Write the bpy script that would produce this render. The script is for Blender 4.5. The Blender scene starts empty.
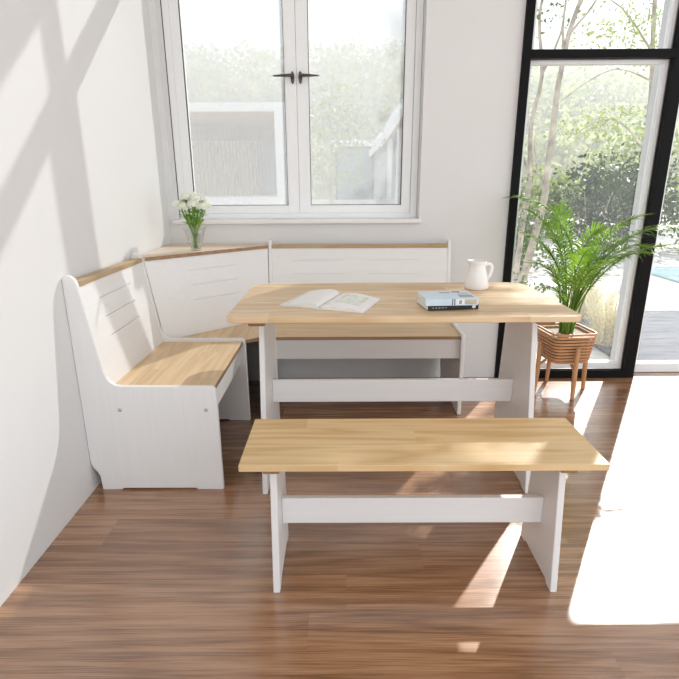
import bpy, math, random
import numpy as np
from mathutils import Vector, Matrix, Euler
R = random.Random(7)
NR = np.random.default_rng(11)
SC = bpy.context.scene
COL = SC.collection
PI = math.pi

# ------------------------------------------------------------------ materials
class NT:
    def __init__(s, name):
        s.m = bpy.data.materials.new(name); s.m.use_nodes = True
        s.t = s.m.node_tree; s.t.nodes.clear()
        s.out = s.n('ShaderNodeOutputMaterial')
    def n(s, typ, **kw):
        nd = s.t.nodes.new(typ)
        for k, v in kw.items(): setattr(nd, k, v)
        return nd
    def l(s, a, b): s.t.links.new(a, b)
    def put(s, sock, v):
        if isinstance(v, bpy.types.NodeSocket): s.l(v, sock)
        else: sock.default_value = v
    def math(s, op, a, b=None, c=None):
        nd = s.n('ShaderNodeMath', operation=op); s.put(nd.inputs[0], a)
        if b is not None: s.put(nd.inputs[1], b)
        if c is not None: s.put(nd.inputs[2], c)
        return nd.outputs[0]
    def obj(s):
        return s.n('ShaderNodeTexCoord').outputs['Object']
    def sep(s, v):
        nd = s.n('ShaderNodeSeparateXYZ'); s.l(v, nd.inputs[0]); return nd.outputs
    def comb(s, x, y, z):
        nd = s.n('ShaderNodeCombineXYZ')
        for i, v in enumerate((x, y, z)): s.put(nd.inputs[i], v)
        return nd.outputs[0]
    def noise(s, vec, scale, detail=3, rough=.5, dist=0):
        nd = s.n('ShaderNodeTexNoise'); s.l(vec, nd.inputs['Vector'])
        nd.inputs['Scale'].default_value = scale; nd.inputs['Detail'].default_value = detail
        nd.inputs['Roughness'].default_value = rough; nd.inputs['Distortion'].default_value = dist
        return nd.outputs['Fac']
    def ramp(s, f, stops, interp='LINEAR'):
        nd = s.n('ShaderNodeValToRGB'); s.l(f, nd.inputs[0]); e = nd.color_ramp.elements
        nd.color_ramp.interpolation = interp
        while len(e) < len(stops): e.new(.5)
        for i, (p, c) in enumerate(stops):
            e[i].position = p; e[i].color = (*c, 1) if len(c) == 3 else c
        return nd.outputs[0]
    def mix(s, f, a, b, mode='MIX'):
        nd = s.n('ShaderNodeMix', data_type='RGBA', blend_type=mode)
        s.put(nd.inputs[0], f)
        s.put(nd.inputs[6], a if isinstance(a, bpy.types.NodeSocket) else (*a, 1))
        s.put(nd.inputs[7], b if isinstance(b, bpy.types.NodeSocket) else (*b, 1))
        return nd.outputs[2]
    def bsdf(s, col, rough=.5, spec=.5, normal=None, metal=0, coat=0):
        b = s.n('ShaderNodeBsdfPrincipled')
        s.put(b.inputs['Base Color'], col if isinstance(col, bpy.types.NodeSocket) else (*col, 1))
        s.put(b.inputs['Roughness'], rough); s.put(b.inputs['Specular IOR Level'], spec)
        s.put(b.inputs['Metallic'], metal); s.put(b.inputs['Coat Weight'], coat); b.inputs['Coat Roughness'].default_value = .16
        if normal is not None: s.l(normal, b.inputs['Normal'])
        return b.outputs[0]
    def bump(s, h, strength=.1, dist=.002):
        nd = s.n('ShaderNodeBump'); s.l(h, nd.inputs['Height'])
        nd.inputs['Strength'].default_value = strength; nd.inputs['Distance'].default_value = dist
        return nd.outputs[0]
    def done(s, sh):
        s.l(sh, s.out.inputs[0]); return s.m

def plain(name, col, rough=.5, spec=.5, metal=0, var=.03, scale=30):
    t = NT(name); f = t.noise(t.obj(), scale, 3)
    c = t.ramp(f, [(.3, tuple(x*(1-var) for x in col)), (.7, tuple(min(1, x*(1+var)) for x in col))])
    return t.done(t.bsdf(c, rough, spec, metal=metal))

def pine(name, ax=0, ac=1, board=.085, tones=((.68, .50, .30), (.78, .62, .42), (.57, .40, .22)), off=0.0, knots=False, rough=.42, calm=.45):
    t = NT(name); o = t.sep(t.obj()); al, cr, zz = o[ax], o[ac], o[2]
    cb = t.math('DIVIDE', t.math('ADD', cr, off), board)
    idx = t.math('FLOOR', cb)
    seg = t.math('FLOOR', t.math('ADD', t.math('MULTIPLY', al, 1.1), t.math('MULTIPLY', idx, .37)))
    wn = t.n('ShaderNodeTexWhiteNoise', noise_dimensions='2D')
    t.l(t.comb(idx, seg, 0), wn.inputs['Vector']); rnd = wn.outputs['Value']
    # figure: stretched noise folded into contour lines
    v = t.comb(t.math('ADD', t.math('MULTIPLY', al, 1.25), t.math('MULTIPLY', rnd, 40)),
               t.math('MULTIPLY', cr, 13), t.math('MULTIPLY', zz, 6))
    n1 = t.noise(v, 1.0, 2, .45)
    rings = t.math('PINGPONG', t.math('MULTIPLY', n1, 9.0), 1.0)
    v2 = t.comb(t.math('MULTIPLY', al, 4), t.math('MULTIPLY', cr, 190), t.math('MULTIPLY', zz, 190))
    fine = t.noise(v2, 1.0, 3, .6)
    fig = t.math('ADD', t.math('MULTIPLY', rings, .62), t.math('MULTIPLY', fine, .38))
    base = t.ramp(fig, [(.15, tones[2]), (.45, tones[0]), (.85, tones[1])])
    tint = t.ramp(rnd, [(0, (.86, .80, .72)), (.5, (1, 1, 1)), (1, (1.08, 1.02, .98))])
    c = t.mix(1.0, base, tint, 'MULTIPLY')
    c = t.mix(calm, c, tones[0])
    if knots:
        vv = t.comb(t.math('MULTIPLY', al, 3.2), t.math('MULTIPLY', cr, 7.0), 0.0)
        vo = t.n('ShaderNodeTexVoronoi', feature='F1'); t.l(vv, vo.inputs['Vector']); vo.inputs['Scale'].default_value = 1.0
        k = t.ramp(vo.outputs['Distance'], [(.03, (1, 1, 1)), (.075, (0, 0, 0))])
        c = t.mix(k, c, (.22, .10, .035))
    # glue seams between boards
    fr = t.math('FRACT', cb)
    d = t.math('MINIMUM', fr, t.math('SUBTRACT', 1.0, fr))
    seam = t.math('LESS_THAN', d, .010)
    c = t.mix(t.math('MULTIPLY', seam, .25), c, (.32, .2, .1))
    return t.done(t.bsdf(c, rough, .35, t.bump(fine, .05, .0006)))

def whitewood(name, axis=2, col=(.84, .835, .825)):
    t = NT(name); o = t.sep(t.obj())
    sc = [70, 70, 70]; sc[axis] = 3.0
    v = t.comb(*[t.math('MULTIPLY', o[i], sc[i]) for i in range(3)])
    f = t.noise(v, 1.0, 3, .55, .4)
    c = t.ramp(f, [(.25, tuple(x*.972 for x in col)), (.6, col), (.8, tuple(x*1.02 for x in col))])
    return t.done(t.bsdf(c, .45, .35, t.bump(f, .06, .0006)))

def floor_mat():
    t = NT('floor_oak'); o = t.sep(t.obj()); x, y = o[0], o[1]
    pw = .142
    cb = t.math('DIVIDE', t.math('ADD', y, 10), pw); idx = t.math('FLOOR', cb)
    wn = t.n('ShaderNodeTexWhiteNoise', noise_dimensions='1D'); t.l(idx, wn.inputs['W'])
    sh = t.math('MULTIPLY', wn.outputs['Value'], 5)
    ca = t.math('DIVIDE', t.math('ADD', t.math('ADD', x, 20), sh), 1.6); seg = t.math('FLOOR', ca)
    w2 = t.n('ShaderNodeTexWhiteNoise', noise_dimensions='2D'); t.l(t.comb(idx, seg, 0), w2.inputs['Vector'])
    rnd = w2.outputs['Value']
    v = t.comb(t.math('ADD', t.math('MULTIPLY', x, 1.0), t.math('MULTIPLY', rnd, 31)), t.math('MULTIPLY', y, 20), rnd)
    n1 = t.noise(v, 1.0, 3, .5, .3)
    rings = t.math('PINGPONG', t.math('MULTIPLY', n1, 8.0), 1.0)
    fine = t.noise(t.comb(t.math('MULTIPLY', x, 4.5), t.math('MULTIPLY', y, 290), 0.0), 1.0, 4, .65)
    fig = t.math('ADD', t.math('MULTIPLY', rings, .22), t.math('MULTIPLY', fine, .78))
    c = t.ramp(fig, [(.26, (.115, .047, .019)), (.48, (.31, .155, .075)), (.70, (.48, .275, .155))])
    tint = t.ramp(rnd, [(0, (.84, .82, .80)), (.5, (1, 1, 1)), (1, (1.14, 1.12, 1.10))])
    c = t.mix(1.0, c, tint, 'MULTIPLY')
    fr = t.math('FRACT', cb); d = t.math('MINIMUM', fr, t.math('SUBTRACT', 1.0, fr))
    f2 = t.math('FRACT', ca); d2 = t.math('MINIMUM', f2, t.math('SUBTRACT', 1.0, f2))
    seam = t.math('MAXIMUM', t.math('LESS_THAN', d, .006), t.math('LESS_THAN', d2, .0004))
    c = t.mix(t.math('MULTIPLY', seam, .22), c, (.08, .04, .02))
    rg = t.math('ADD', .17, t.math('MULTIPLY', fine, .14))
    return t.done(t.bsdf(c, rg, 1.0, t.bump(fine, .10, .0008), coat=.7))

def plaster(name, col):
    t = NT(name); f = t.noise(t.obj(), 90, 4, .6); g = t.noise(t.obj(), 1.3, 2)
    c = t.ramp(g, [(.3, tuple(x*.985 for x in col)), (.7, col)])
    return t.done(t.bsdf(c, .75, .25, t.bump(f, .04, .001)))

def glass_mat(name, veil=0.0, tint=(.97, .98, .98), direct=1.0, veilcol=(.9, .92, .93)):
    """thin pane: clear part, faint mirror, and (veil) an added milky layer that whitens the view"""
    t = NT(name)
    tr = t.n('ShaderNodeBsdfTransparent')
    ge = t.n('ShaderNodeNewGeometry'); dt = t.n('ShaderNodeVectorMath', operation='DOT_PRODUCT')
    t.l(ge.outputs['Incoming'], dt.inputs[0]); t.l(ge.outputs['Normal'], dt.inputs[1])
    cosv = t.math('MAXIMUM', t.math('ABSOLUTE', dt.outputs['Value']), .15)
    pw = t.math('POWER', direct, t.math('DIVIDE', 1.0, cosv))      # absorption grows with the path through the pane
    t.l(t.mix(1.0, tint, t.comb(pw, pw, pw), 'MULTIPLY'), tr.inputs[0])
    sh = tr.outputs[0]
    if veil > 0:
        tl = t.n('ShaderNodeBsdfTranslucent'); tl.inputs[0].default_value = (*veilcol, 1)
        mx = t.n('ShaderNodeMixShader'); mx.inputs[0].default_value = veil
        t.l(sh, mx.inputs[1]); t.l(tl.outputs[0], mx.inputs[2]); sh = mx.outputs[0]
    gl = t.n('ShaderNodeBsdfGlossy'); gl.inputs['Roughness'].default_value = .02
    fr = t.n('ShaderNodeFresnel'); fr.inputs[0].default_value = 1.35
    m2 = t.n('ShaderNodeMixShader'); t.l(t.math('MULTIPLY', fr.outputs[0], .55), m2.inputs[0])
    t.l(sh, m2.inputs[1]); t.l(gl.outputs[0], m2.inputs[2])
    return t.done(m2.outputs[0])

def leaf_mat(name, c1, c2, trans=.45, rough=.5, scale=3.0):
    t = NT(name); f = t.noise(t.obj(), scale, 3, .6)
    c = t.ramp(f, [(.3, c1), (.7, c2)])
    b = t.bsdf(c, rough, .3)
    tl = t.n('ShaderNodeBsdfTranslucent'); t.l(t.mix(1.0, c, (1.15, 1.25, .75), 'MULTIPLY'), tl.inputs[0])
    mx = t.n('ShaderNodeMixShader'); mx.inputs[0].default_value = trans
    t.l(b, mx.inputs[1]); t.l(tl.outputs[0], mx.inputs[2])
    return t.done(mx.outputs[0])

def water_mat():
    t = NT('pool_water'); f = t.noise(t.obj(), 5, 3, .5, .6)
    c = t.ramp(f, [(.3, (.24, .36, .41)), (.7, (.42, .52, .56))])
    return t.done(t.bsdf(c, .08, .5, t.bump(f, .25, .02)))

def decking_mat():
    t = NT('grey_decking'); o = t.sep(t.obj())
    fr = t.math('FRACT', t.math('DIVIDE', o[1], .12))
    seam = t.math('LESS_THAN', fr, .10)
    g = t.noise(t.comb(t.math('MULTIPLY', o[0], 2.2), t.math('MULTIPLY', o[1], 11), 0.0), 1.0, 3, .6, .8)
    c = t.ramp(g, [(.35, (.105, .11, .125)), (.65, (.16, .16, .175))])
    c = t.mix(t.math('MULTIPLY', seam, .5), c, (.06, .06, .07))
    return t.done(t.bsdf(c, .8, .05))

M = {}
M['wall'] = plaster('white_wall_paint', (.765, .765, .76))
M['ceil'] = plaster('white_ceiling_paint', (.85, .85, .84))
M['floor'] = floor_mat()
M['white'] = whitewood('white_painted_pine', 2)
M['whiteh'] = whitewood('white_painted_board', 1)
M['whitex'] = whitewood('white_painted_rail', 0)
M['pine_x'] = pine('pine_table', 0, 1, .082, off=.02, calm=.25)
M['pine_bench'] = pine('pine_bench', 0, 1, .105, tones=((.70, .49, .25), (.80, .62, .37), (.55, .35, .15)), off=.03, knots=True, calm=.36)
M['pine_y'] = pine('pine_seat', 1, 0, .085)
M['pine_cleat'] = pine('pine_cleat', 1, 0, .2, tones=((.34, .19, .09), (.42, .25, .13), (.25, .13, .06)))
M['cap'] = pine('pine_cap', 1, 0, .2, tones=((.48, .35, .20), (.56, .43, .27), (.40, .28, .15)))
M['edge'] = pine('dark_edge', 1, 0, .3, tones=((.34, .21, .12), (.42, .28, .17), (.26, .15, .08)))
M['shelf'] = pine('lit_shelf', 0, 1, .2, tones=((.70, .58, .46), (.78, .67, .56), (.60, .48, .36)))  # pine with the lit paleness of the corner shelf put into its colour
M['upvc'] = plain('white_window_frame', (.89, .905, .91), .35, .4, var=.01)
M['postgrey'] = plain('grey_post', (.58, .565, .56), .5, .3, var=.01)
M['gasket'] = plain('dark_gasket', (.06, .055, .05), .6, .2)
M['blackmetal'] = plain('black_frame', (.006, .006, .0065), .55, .12)
M['handle'] = plain('bronze_handle', (.10, .085, .075), .35, .5, metal=.7)
M['screw'] = plain('steel_bolt', (.55, .53, .5), .3, .5, metal=1)
M['sill'] = plain('white_sill', (.84, .83, .82), .4, .4, var=.01)
M['glassL'] = glass_mat('glare_veil_glass', veil=.145, direct=.655, veilcol=(.92, .93, .93))  # added veil and dimming: whitens the view, weakens sun on the left wall
M['glassR'] = glass_mat('door_glass', veil=.02, direct=.97)
M['porcelain'] = plain('white_porcelain', (.86, .855, .84), .18, .5, var=.01)
M['paper'] = plain('paper', (.86, .85, .82), .6, .3, var=.015, scale=60)
M['bookblack'] = plain('black_cover', (.012, .012, .014), .35, .5)
M['bookblue'] = plain('pale_blue_cover', (.62, .75, .84), .4, .4, var=.05, scale=25)
M['bookgrey'] = plain('grey_print', (.33, .36, .40), .45, .4, var=.2, scale=50)
M['booktan'] = plain('tan_print', (.55, .48, .36), .45, .4, var=.1, scale=60)
M['booknavy'] = plain('navy_print', (.10, .14, .22), .45, .4)
M['photo'] = plain('printed_photo', (.70, .72, .66), .5, .3, var=.2, scale=28)
M['rattan'] = plain('bent_oak', (.52, .27, .13), .45, .35, var=.12, scale=18)
M['soil'] = plain('potting_soil', (.36, .31, .27), .9, .1, var=.4, scale=80)
M['potliner'] = plain('dark_liner', (.07, .045, .03), .7, .2)
M['palm'] = leaf_mat('palm_leaf', (.08, .18, .02), (.28, .42, .07), .38, .42, 5)
M['stemgreen'] = leaf_mat('green_stem', (.20, .38, .05), (.40, .60, .14), .4, .5, 20)
M['bloom'] = plain('white_petals', (.92, .92, .85), .6, .2, var=.05, scale=90)
M['flowerbase'] = plain('pale_green_flower_base', (.62, .70, .40), .6, .2, var=.1, scale=90)
M['tree_leaf'] = leaf_mat('garden_leaf', (.035, .065, .02), (.10, .14, .04), .4, .5, 2)
M['bush_leaf'] = leaf_mat('dark_bush_leaf', (.015, .026, .012), (.05, .07, .03), .3, .45, 2)
M['pale_leaf'] = leaf_mat('pale_feathery_leaf', (.16, .20, .07), (.28, .31, .13), .4, .5, 2)
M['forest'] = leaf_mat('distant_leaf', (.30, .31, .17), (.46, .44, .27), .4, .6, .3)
M['bark'] = plain('pale_bark', (.38, .33, .27), .85, .1, var=.4, scale=9)
M['grass'] = leaf_mat('dry_grass_blade', (.42, .33, .18), (.86, .82, .70), .15, .6, 45)
M['ground'] = plain('pale_gravel', (.44, .42, .39), .9, .1, var=.25, scale=6)
M['coping'] = plain('pale_stone_coping', (.62, .60, .58), .8, .2, var=.05)
M['hill'] = plain('hillside_earth', (.17, .17, .09), .95, .05, var=.3, scale=.3)
M['deck'] = decking_mat()
M['water'] = water_mat()
M['render'] = plain('white_render', (.80, .79, .77), .8, .2, var=.02, scale=3)
M['soffit'] = plain('tan_soffit', (.62, .36, .22), .7, .2, var=.1, scale=4)
M['battens'] = plain('brown_timber', (.34, .16, .08), .7, .2, var=.2, scale=8)
M['sheer'] = leaf_mat('sheer_fabric', (.86, .79, .70), (.92, .86, .78), .4, .8, 3)
M['houseglass'] = plain('blue_facade_glass', (.16, .24, .32), .08, .6, var=.3, scale=1.2)
M['darkframe'] = plain('dark_window_frame', (.05, .055, .07), .5, .3)
M['shaded_render'] = plain('render_in_shade', (.50, .50, .54), .8, .2, var=.03)  # white render with its lavender shade put into the colour

def clear_glass():
    t = NT('vase_glass')
    tr = t.n('ShaderNodeBsdfTransparent'); tr.inputs[0].default_value = (.93, .95, .95, 1)
    gl = t.n('ShaderNodeBsdfGlossy'); gl.inputs['Roughness'].default_value = .03
    lw = t.n('ShaderNodeLayerWeight'); lw.inputs[0].default_value = .35
    mx = t.n('ShaderNodeMixShader'); t.l(t.math('ADD', .06, t.math('MULTIPLY', lw.outputs['Facing'], .5)), mx.inputs[0])
    t.l(tr.outputs[0], mx.inputs[1]); t.l(gl.outputs[0], mx.inputs[2])
    return t.done(mx.outputs[0])
M['vase'] = clear_glass()

# ------------------------------------------------------------------ mesh builder
class MB:
    def __init__(s): s.v = []; s.f = []; s.sm = []
    def add(s, vs, fs, smooth=False):
        b = len(s.v); s.v += [tuple(p) for p in vs]
        s.f += [tuple(i+b for i in f) for f in fs]; s.sm += [smooth]*len(fs); return s
    def box(s, x0, x1, y0, y1, z0, z1):
        v = [(x, y, z) for z in (z0, z1) for y in (y0, y1) for x in (x0, x1)]
        return s.add(v, [(0, 2, 3, 1), (4, 5, 7, 6), (0, 1, 5, 4), (2, 6, 7, 3), (0, 4, 6, 2), (1, 3, 7, 5)])
    def hexa(s, p):          # 8 points, bottom ring then top ring
        return s.add(p, [(3, 2, 1, 0), (4, 5, 6, 7), (0, 1, 5, 4), (1, 2, 6, 5), (2, 3, 7, 6), (3, 0, 4, 7)])
    def prism(s, poly, lo, hi, axis):
        """poly in the two other axes (order x,y,z without axis); extruded lo..hi"""
        def P(a, b, h):
            return {0: (h, a, b), 1: (a, h, b), 2: (a, b, h)}[axis]
        area = sum(poly[i][0]*poly[(i+1) % len(poly)][1]-poly[(i+1) % len(poly)][0]*poly[i][1] for i in range(len(poly)))
        if (area < 0) != (axis == 1): poly = poly[::-1]
        n = len(poly)
        v = [P(a, b, lo) for a, b in poly]+[P(a, b, hi) for a, b in poly]
        f = [tuple(range(n))[::-1], tuple(range(n, 2*n))]+[(i, (i+1) % n, n+(i+1) % n, n+i) for i in range(n)]
        return s.add(v, f)
    def tube(s, pts, rad, seg=8, caps=True, flat=1.0):
        pts = [Vector(p) for p in pts]; n = len(pts)
        if not hasattr(rad, '__len__'): rad = [rad]*n
        v = []; up = None
        for i, p in enumerate(pts):
            t = (pts[min(i+1, n-1)]-pts[max(i-1, 0)]).normalized()
            if up is None:
                up = Vector((0, 0, 1)) if abs(t.z) < .9 else Vector((1, 0, 0))
            a = t.cross(up)
            if a.length < 1e-5: a = t.cross(Vector((.3, 1, .2)))
            a.normalize(); b = a.cross(t).normalized(); up = b
            for k in range(seg):
                q = 2*PI*k/seg
                v.append(p+a*math.cos(q)*rad[i]+b*math.sin(q)*rad[i]*flat)
        f = []
        for i in range(n-1):
            for k in range(seg):
                k2 = (k+1) % seg
                f.append((i*seg+k, i*seg+k2, (i+1)*seg+k2, (i+1)*seg+k))
        s.add(v, f, True)
        if caps:
            s.add(v[:seg], [tuple(range(seg))[::-1]]); s.add(v[-seg:], [tuple(range(seg))])
        return s
    def lathe(s, prof, c=(0, 0, 0), seg=32, close=False):
        v = []
        for r, z in prof:
            for k in range(seg):
                q = 2*PI*k/seg; v.append((c[0]+r*math.cos(q), c[1]+r*math.sin(q), c[2]+z))
        f = []
        for i in range(len(prof)-1):
            for k in range(seg):
                k2 = (k+1) % seg
                f.append((i*seg+k, i*seg+k2, (i+1)*seg+k2, (i+1)*seg+k))
        return s.add(v, f, True)
    def leaves(s, cen, size, aspect=.45, drop=0.0, rng=NR):
        """one folded rhombus per row of cen (N,3)"""
        n = len(cen); d = rng.normal(size=(n, 3)); d[:, 2] -= drop
        d /= np.linalg.norm(d, axis=1)[:, None]
        u = rng.normal(size=(n, 3)); u -= (u*d).sum(1)[:, None]*d; u /= np.linalg.norm(u, axis=1)[:, None]
        sz = size*rng.uniform(.6, 1.3, size=(n, 1))
        p0 = cen-d*sz*.5; p2 = cen+d*sz*.5; p1 = cen+u*sz*aspect*.5; p3 = cen-u*sz*aspect*.5
        v = np.stack([p0, p1, p2, p3], 1).reshape(-1, 3)
        b = len(s.v); s.v += [tuple(q) for q in v.tolist()]
        s.f += [(b+4*i, b+4*i+1, b+4*i+2, b+4*i+3) for i in range(n)]; s.sm += [False]*n
        return s
    def build(s, name, mat, parent=None, bevel=0, seg=2):
        me = bpy.data.meshes.new(name)
        v = s.v
        if parent is not None:
            Mx = WORLD_INV.get(parent.name)
            if Mx is not None: v = [tuple(Mx @ Vector(p)) for p in v]
        me.from_pydata(v, [], s.f); me.polygons.foreach_set('use_smooth', s.sm); me.update()
        me.materials.append(M[mat] if isinstance(mat, str) else mat)
        o = bpy.data.objects.new(name, me); COL.objects.link(o)
        if parent is not None:
            o.parent = parent
            if parent.name in WORLD_INV: WORLD_INV[o.name] = WORLD_INV[parent.name]
        if bevel:
            md = o.modifiers.new('bevel', 'BEVEL'); md.width = bevel; md.segments = seg; md.limit_method = 'ANGLE'; md.angle_limit = .6
        return o
WORLD_INV = {}     # empties placed in the world whose parts are given in world coordinates

def tag(o, label=None, cat=None, group=None, kind=None):
    if label: o['label'] = label
    if cat: o['category'] = cat
    if group: o['group'] = group
    if kind: o['kind'] = kind
    return o
def thing(name, loc, label=None, cat=None, group=None, kind=None, rz=0, world=True):
    o = bpy.data.objects.new(name, None); COL.objects.link(o)
    o.location = loc; o.rotation_euler = (0, 0, rz); o.empty_display_size = .1
    if world: WORLD_INV[o.name] = (Matrix.Translation(loc) @ Matrix.Rotation(rz, 4, 'Z')).inverted()
    return tag(o, label, cat, group, kind)
def arc(cx, cy, r, a0, a1, n=6):
    return [(cx+r*math.cos(math.radians(a0+(a1-a0)*i/n)), cy+r*math.sin(math.radians(a0+(a1-a0)*i/n))) for i in range(n+1)]
def frame_boxes(mb, x0, x1, z0, z1, w, y0, y1, wt=None, wb=None):
    wt = wt or w; wb = wb or w
    mb.box(x0, x0+w, y0, y1, z0, z1); mb.box(x1-w, x1, y0, y1, z0, z1)
    mb.box(x0+w, x1-w, y0, y1, z1-wt, z1); mb.box(x0+w, x1-w, y0, y1, z0, z0+wb); return mb

# ------------------------------------------------------------------ dimensions of the room
WX = -1.0; BY = 3.10; TH = .22; CEIL = 2.96
W0, W1, WZ0, WZ1 = -.967, .456, .985, 2.87         # casement window opening
D0, D1, DZ1 = .974, 3.00, 2.80                     # glazed opening on the right
struct = lambda name, mb, mat, parent=None, bevel=0: tag(mb.build(name, mat, parent, bevel), kind='structure') if parent is None else mb.build(name, mat, parent, bevel)

struct('floor', MB().box(WX-.2, 4.2, -2.0, BY+.12, -.12, 0), 'floor')
struct('wall_left', MB().box(WX-.2, WX, -2.0, BY+TH, 0, CEIL), 'wall')
wb = MB()
wb.box(WX, W0, BY, BY+TH, 0, CEIL); wb.box(W0, W1, BY, BY+TH, 0, WZ0-.023); wb.box(W0, W1, BY, BY+TH, WZ1, CEIL)
wb.box(W1, D0, BY, BY+TH, 0, CEIL); wb.box(D0, D1, BY, BY+TH, DZ1, CEIL); wb.box(D1, 4.2, BY, BY+TH, 0, CEIL)
struct('wall_back', wb, 'wall')
struct('ceiling', MB().box(WX-.2, 4.2, -1.7, BY+TH, CEIL, CEIL+.15), 'ceil')

# ---- casement window -------------------------------------------------------
GY = BY+.10                                         # inner face of the recessed frame
w = thing('window_1', ((W0+W1)/2, GY, WZ0), kind='structure')
TB0, TB1 = 2.51, 2.55                               # transom bar, above the photo's top edge
FW = .042
fr = MB(); frame_boxes(fr, W0+.004, W1-.002, WZ0, WZ1, FW-.004, GY, GY+.07, .05, .030)
fr.box(W0+FW, W1-FW, GY, GY+.07, TB0, TB1)
fr.build('window_frame', 'upvc', w, .002)
MB().box(W0+.0005, W0+.0035, GY-.001, GY+.06, WZ0+.012, WZ1).build('gasket', 'gasket', w)
CX = -.243
for (a, b, hs) in ((W0+FW+.0005, CX-.0008, 1), (CX+.0008, W1-FW-.0005, -1)):
    wl, wr = (.052, .066) if hs > 0 else (.066, .052)
    z0, z1 = WZ0+.0305, TB0-.001
    c = MB(); c.box(a, a+wl, GY-.0005, GY+.05, z0, z1); c.box(b-wr, b, GY-.0005, GY+.05, z0, z1)
    c.box(a+wl, b-wr, GY-.0005, GY+.05, z0, z0+.046); c.box(a+wl, b-wr, GY-.0005, GY+.05, z1-.06, z1)
    so = c.build('casement', 'upvc', w, .0015)
    g = frame_boxes(MB(), a+wl, b-wr, z0+.046, z1-.06, .003, GY+.001, GY+.02)
    g.build('gasket', 'gasket', so)
    MB().box(a+wl+.001, b-wr-.001, GY+.016, GY+.020, z0+.047, z1-.061).build('pane', 'glassL', so)
    hx = CX-.022*hs
    h = MB(); pl = [(x*.0105, y*.032) for x, y in [(math.cos(2*PI*i/20), math.sin(2*PI*i/20)) for i in range(20)]]
    h.prism([(hx+px, 1.752+pz) for px, pz in pl], GY-.010, GY-.0006, 1)
    h.tube([(hx, GY-.010, 1.757), (hx, GY-.036, 1.757), (hx-.012*hs, GY-.044, 1.757), (hx-.055*hs, GY-.044, 1.756), (hx-.105*hs, GY-.041, 1.755)],
           [.008, .008, .0085, .007, .0035], 10)
    h.build('window_handle', 'handle', so)
MB().box(W0+FW, CX-.03, GY+.02, GY+.024, TB1, WZ1-.05).build('pane', 'glassL', w)
MB().box(CX+.03, W1-FW, GY+.02, GY+.024, TB1, WZ1-.05).build('pane', 'glassL', w)
MB().box(CX-.03, CX+.03, GY, GY+.06, TB1, WZ1-.05).build('mullion', 'upvc', w, .003)
struct('trim_1', MB().box(W0-.006, W1+.010, BY-.028, BY, WZ0-.022, WZ0).box(W0+.001, W1-.001, BY, GY+.01, WZ0-.022, WZ0-.0005), 'sill', None, .003)

# ---- fixed glazing with transom (left bay), deep black frame ------------------
d = thing('window_2', ((D0+1.844)/2, BY, 0), kind='structure')
MX0, MX1 = 1.782, 1.844
T0, T1 = 1.818, 1.861
f = MB()
f.box(D0, D0+.043, BY-.025, BY+TH, 0, DZ1)                     # jamb
f.box(D0+.043, MX0, BY-.025, BY+.02, T0, T1)                   # transom
f.box(D0+.043, MX0, BY-.025, BY+.02, 0, .048)                  # sill
f.box(D0+.043, MX0, BY-.025, BY+.02, DZ1-.05, DZ1)
f.build('black_frame', 'blackmetal', d, .002)
MB().box(MX0, MX1, BY-.025, BY+.02, 0, DZ1).build('black_post', 'blackmetal', d, .002)
MB().box(MX0+.003, MX1-.003, BY+.02, BY+.17, 0, DZ1).build('pale_post', 'postgrey', d, .002)
s1 = frame_boxes(MB(), D0+.047, MX0-.002, .05, T0-.001, .021, BY+.022, BY+.065, .020, .04)
s1.box(D0+.043, MX0, BY+.0205, BY+.068, T0, T1)
so = s1.build('white_sash', 'upvc', d, .003)
MB().box(D0+.067, MX0-.022, BY+.045, BY+.051, .089, T0-.020).build('pane', 'glassR', so)
s2 = frame_boxes(MB(), D0+.047, MX0-.002, T1+.001, DZ1-.05, .022, BY+.022, BY+.065, .03, .006)
so = s2.build('white_sash', 'upvc', d, .003)
MB().box(D0+.068, MX0-.023, BY+.045, BY+.051, T1+.006, DZ1-.08).build('pane', 'glassR', so)

# ---- white sliding door (right bay) ---------------------------------------------
d = thing('door_1', ((MX1+D1)/2, BY+.08, 0), kind='structure')
s3 = frame_boxes(MB(), MX1+.004, D1-.002, .002, DZ1-.002, .062, BY+.075, BY+.14, .06, .058)
s3.box(MX1+.066, D1-.064, BY+.075, BY+.14, T0-.066, T1+.03)
so = s3.build('door_frame', 'upvc', d, .003)
MB().box(MX1+.065, D1-.063, BY+.10, BY+.106, .059, T0-.065).build('pane', 'glassR', so)
MB().box(MX1+.065, D1-.063, BY+.10, BY+.106, T1+.029, DZ1-.06).build('pane', 'glassR', so)

# ------------------------------------------------------------------ corner dining set
def panel_profile():
    p = [(.033, 0), (.112, 0), (.117, .007), (.412, .007), (.417, 0), (.523, 0)]
    p += [(.522, .41)]+arc(.500, .425, .021, 0, 90, 5)
    p += [(.30, .4465), (.16, .448)]
    p += [(.138, .452), (.119, .466), (.108, .485), (.101, .510)]
    p += [(.056, .815), (.052, .838), (.044, .858), (.030, .870), (.015, .873), (.004, .868), (0, .855)]
    p += [(0, .135), (.002, .115), (.010, .097), (.022, .082), (.031, .062)]
    return p
def slot_board(P, vs, ss, slots, thick, depth):
    """board made of cells; P(v,s,d) gives the point d behind its front face; slot cells sit deeper"""
    mb = MB()
    for i in range(len(vs)-1):
        for j in range(len(ss)-1):
            dd = depth if (i, j) in slots else 0.0
            a, b, c, e = vs[i], vs[i+1], ss[j], ss[j+1]
            pts = [P(a, c, thick), P(b, c, thick), P(b, c, dd), P(a, c, dd), P(a, e, thick), P(b, e, thick), P(b, e, dd), P(a, e, dd)]
            mb.hexa(pts)
    return mb
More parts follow.
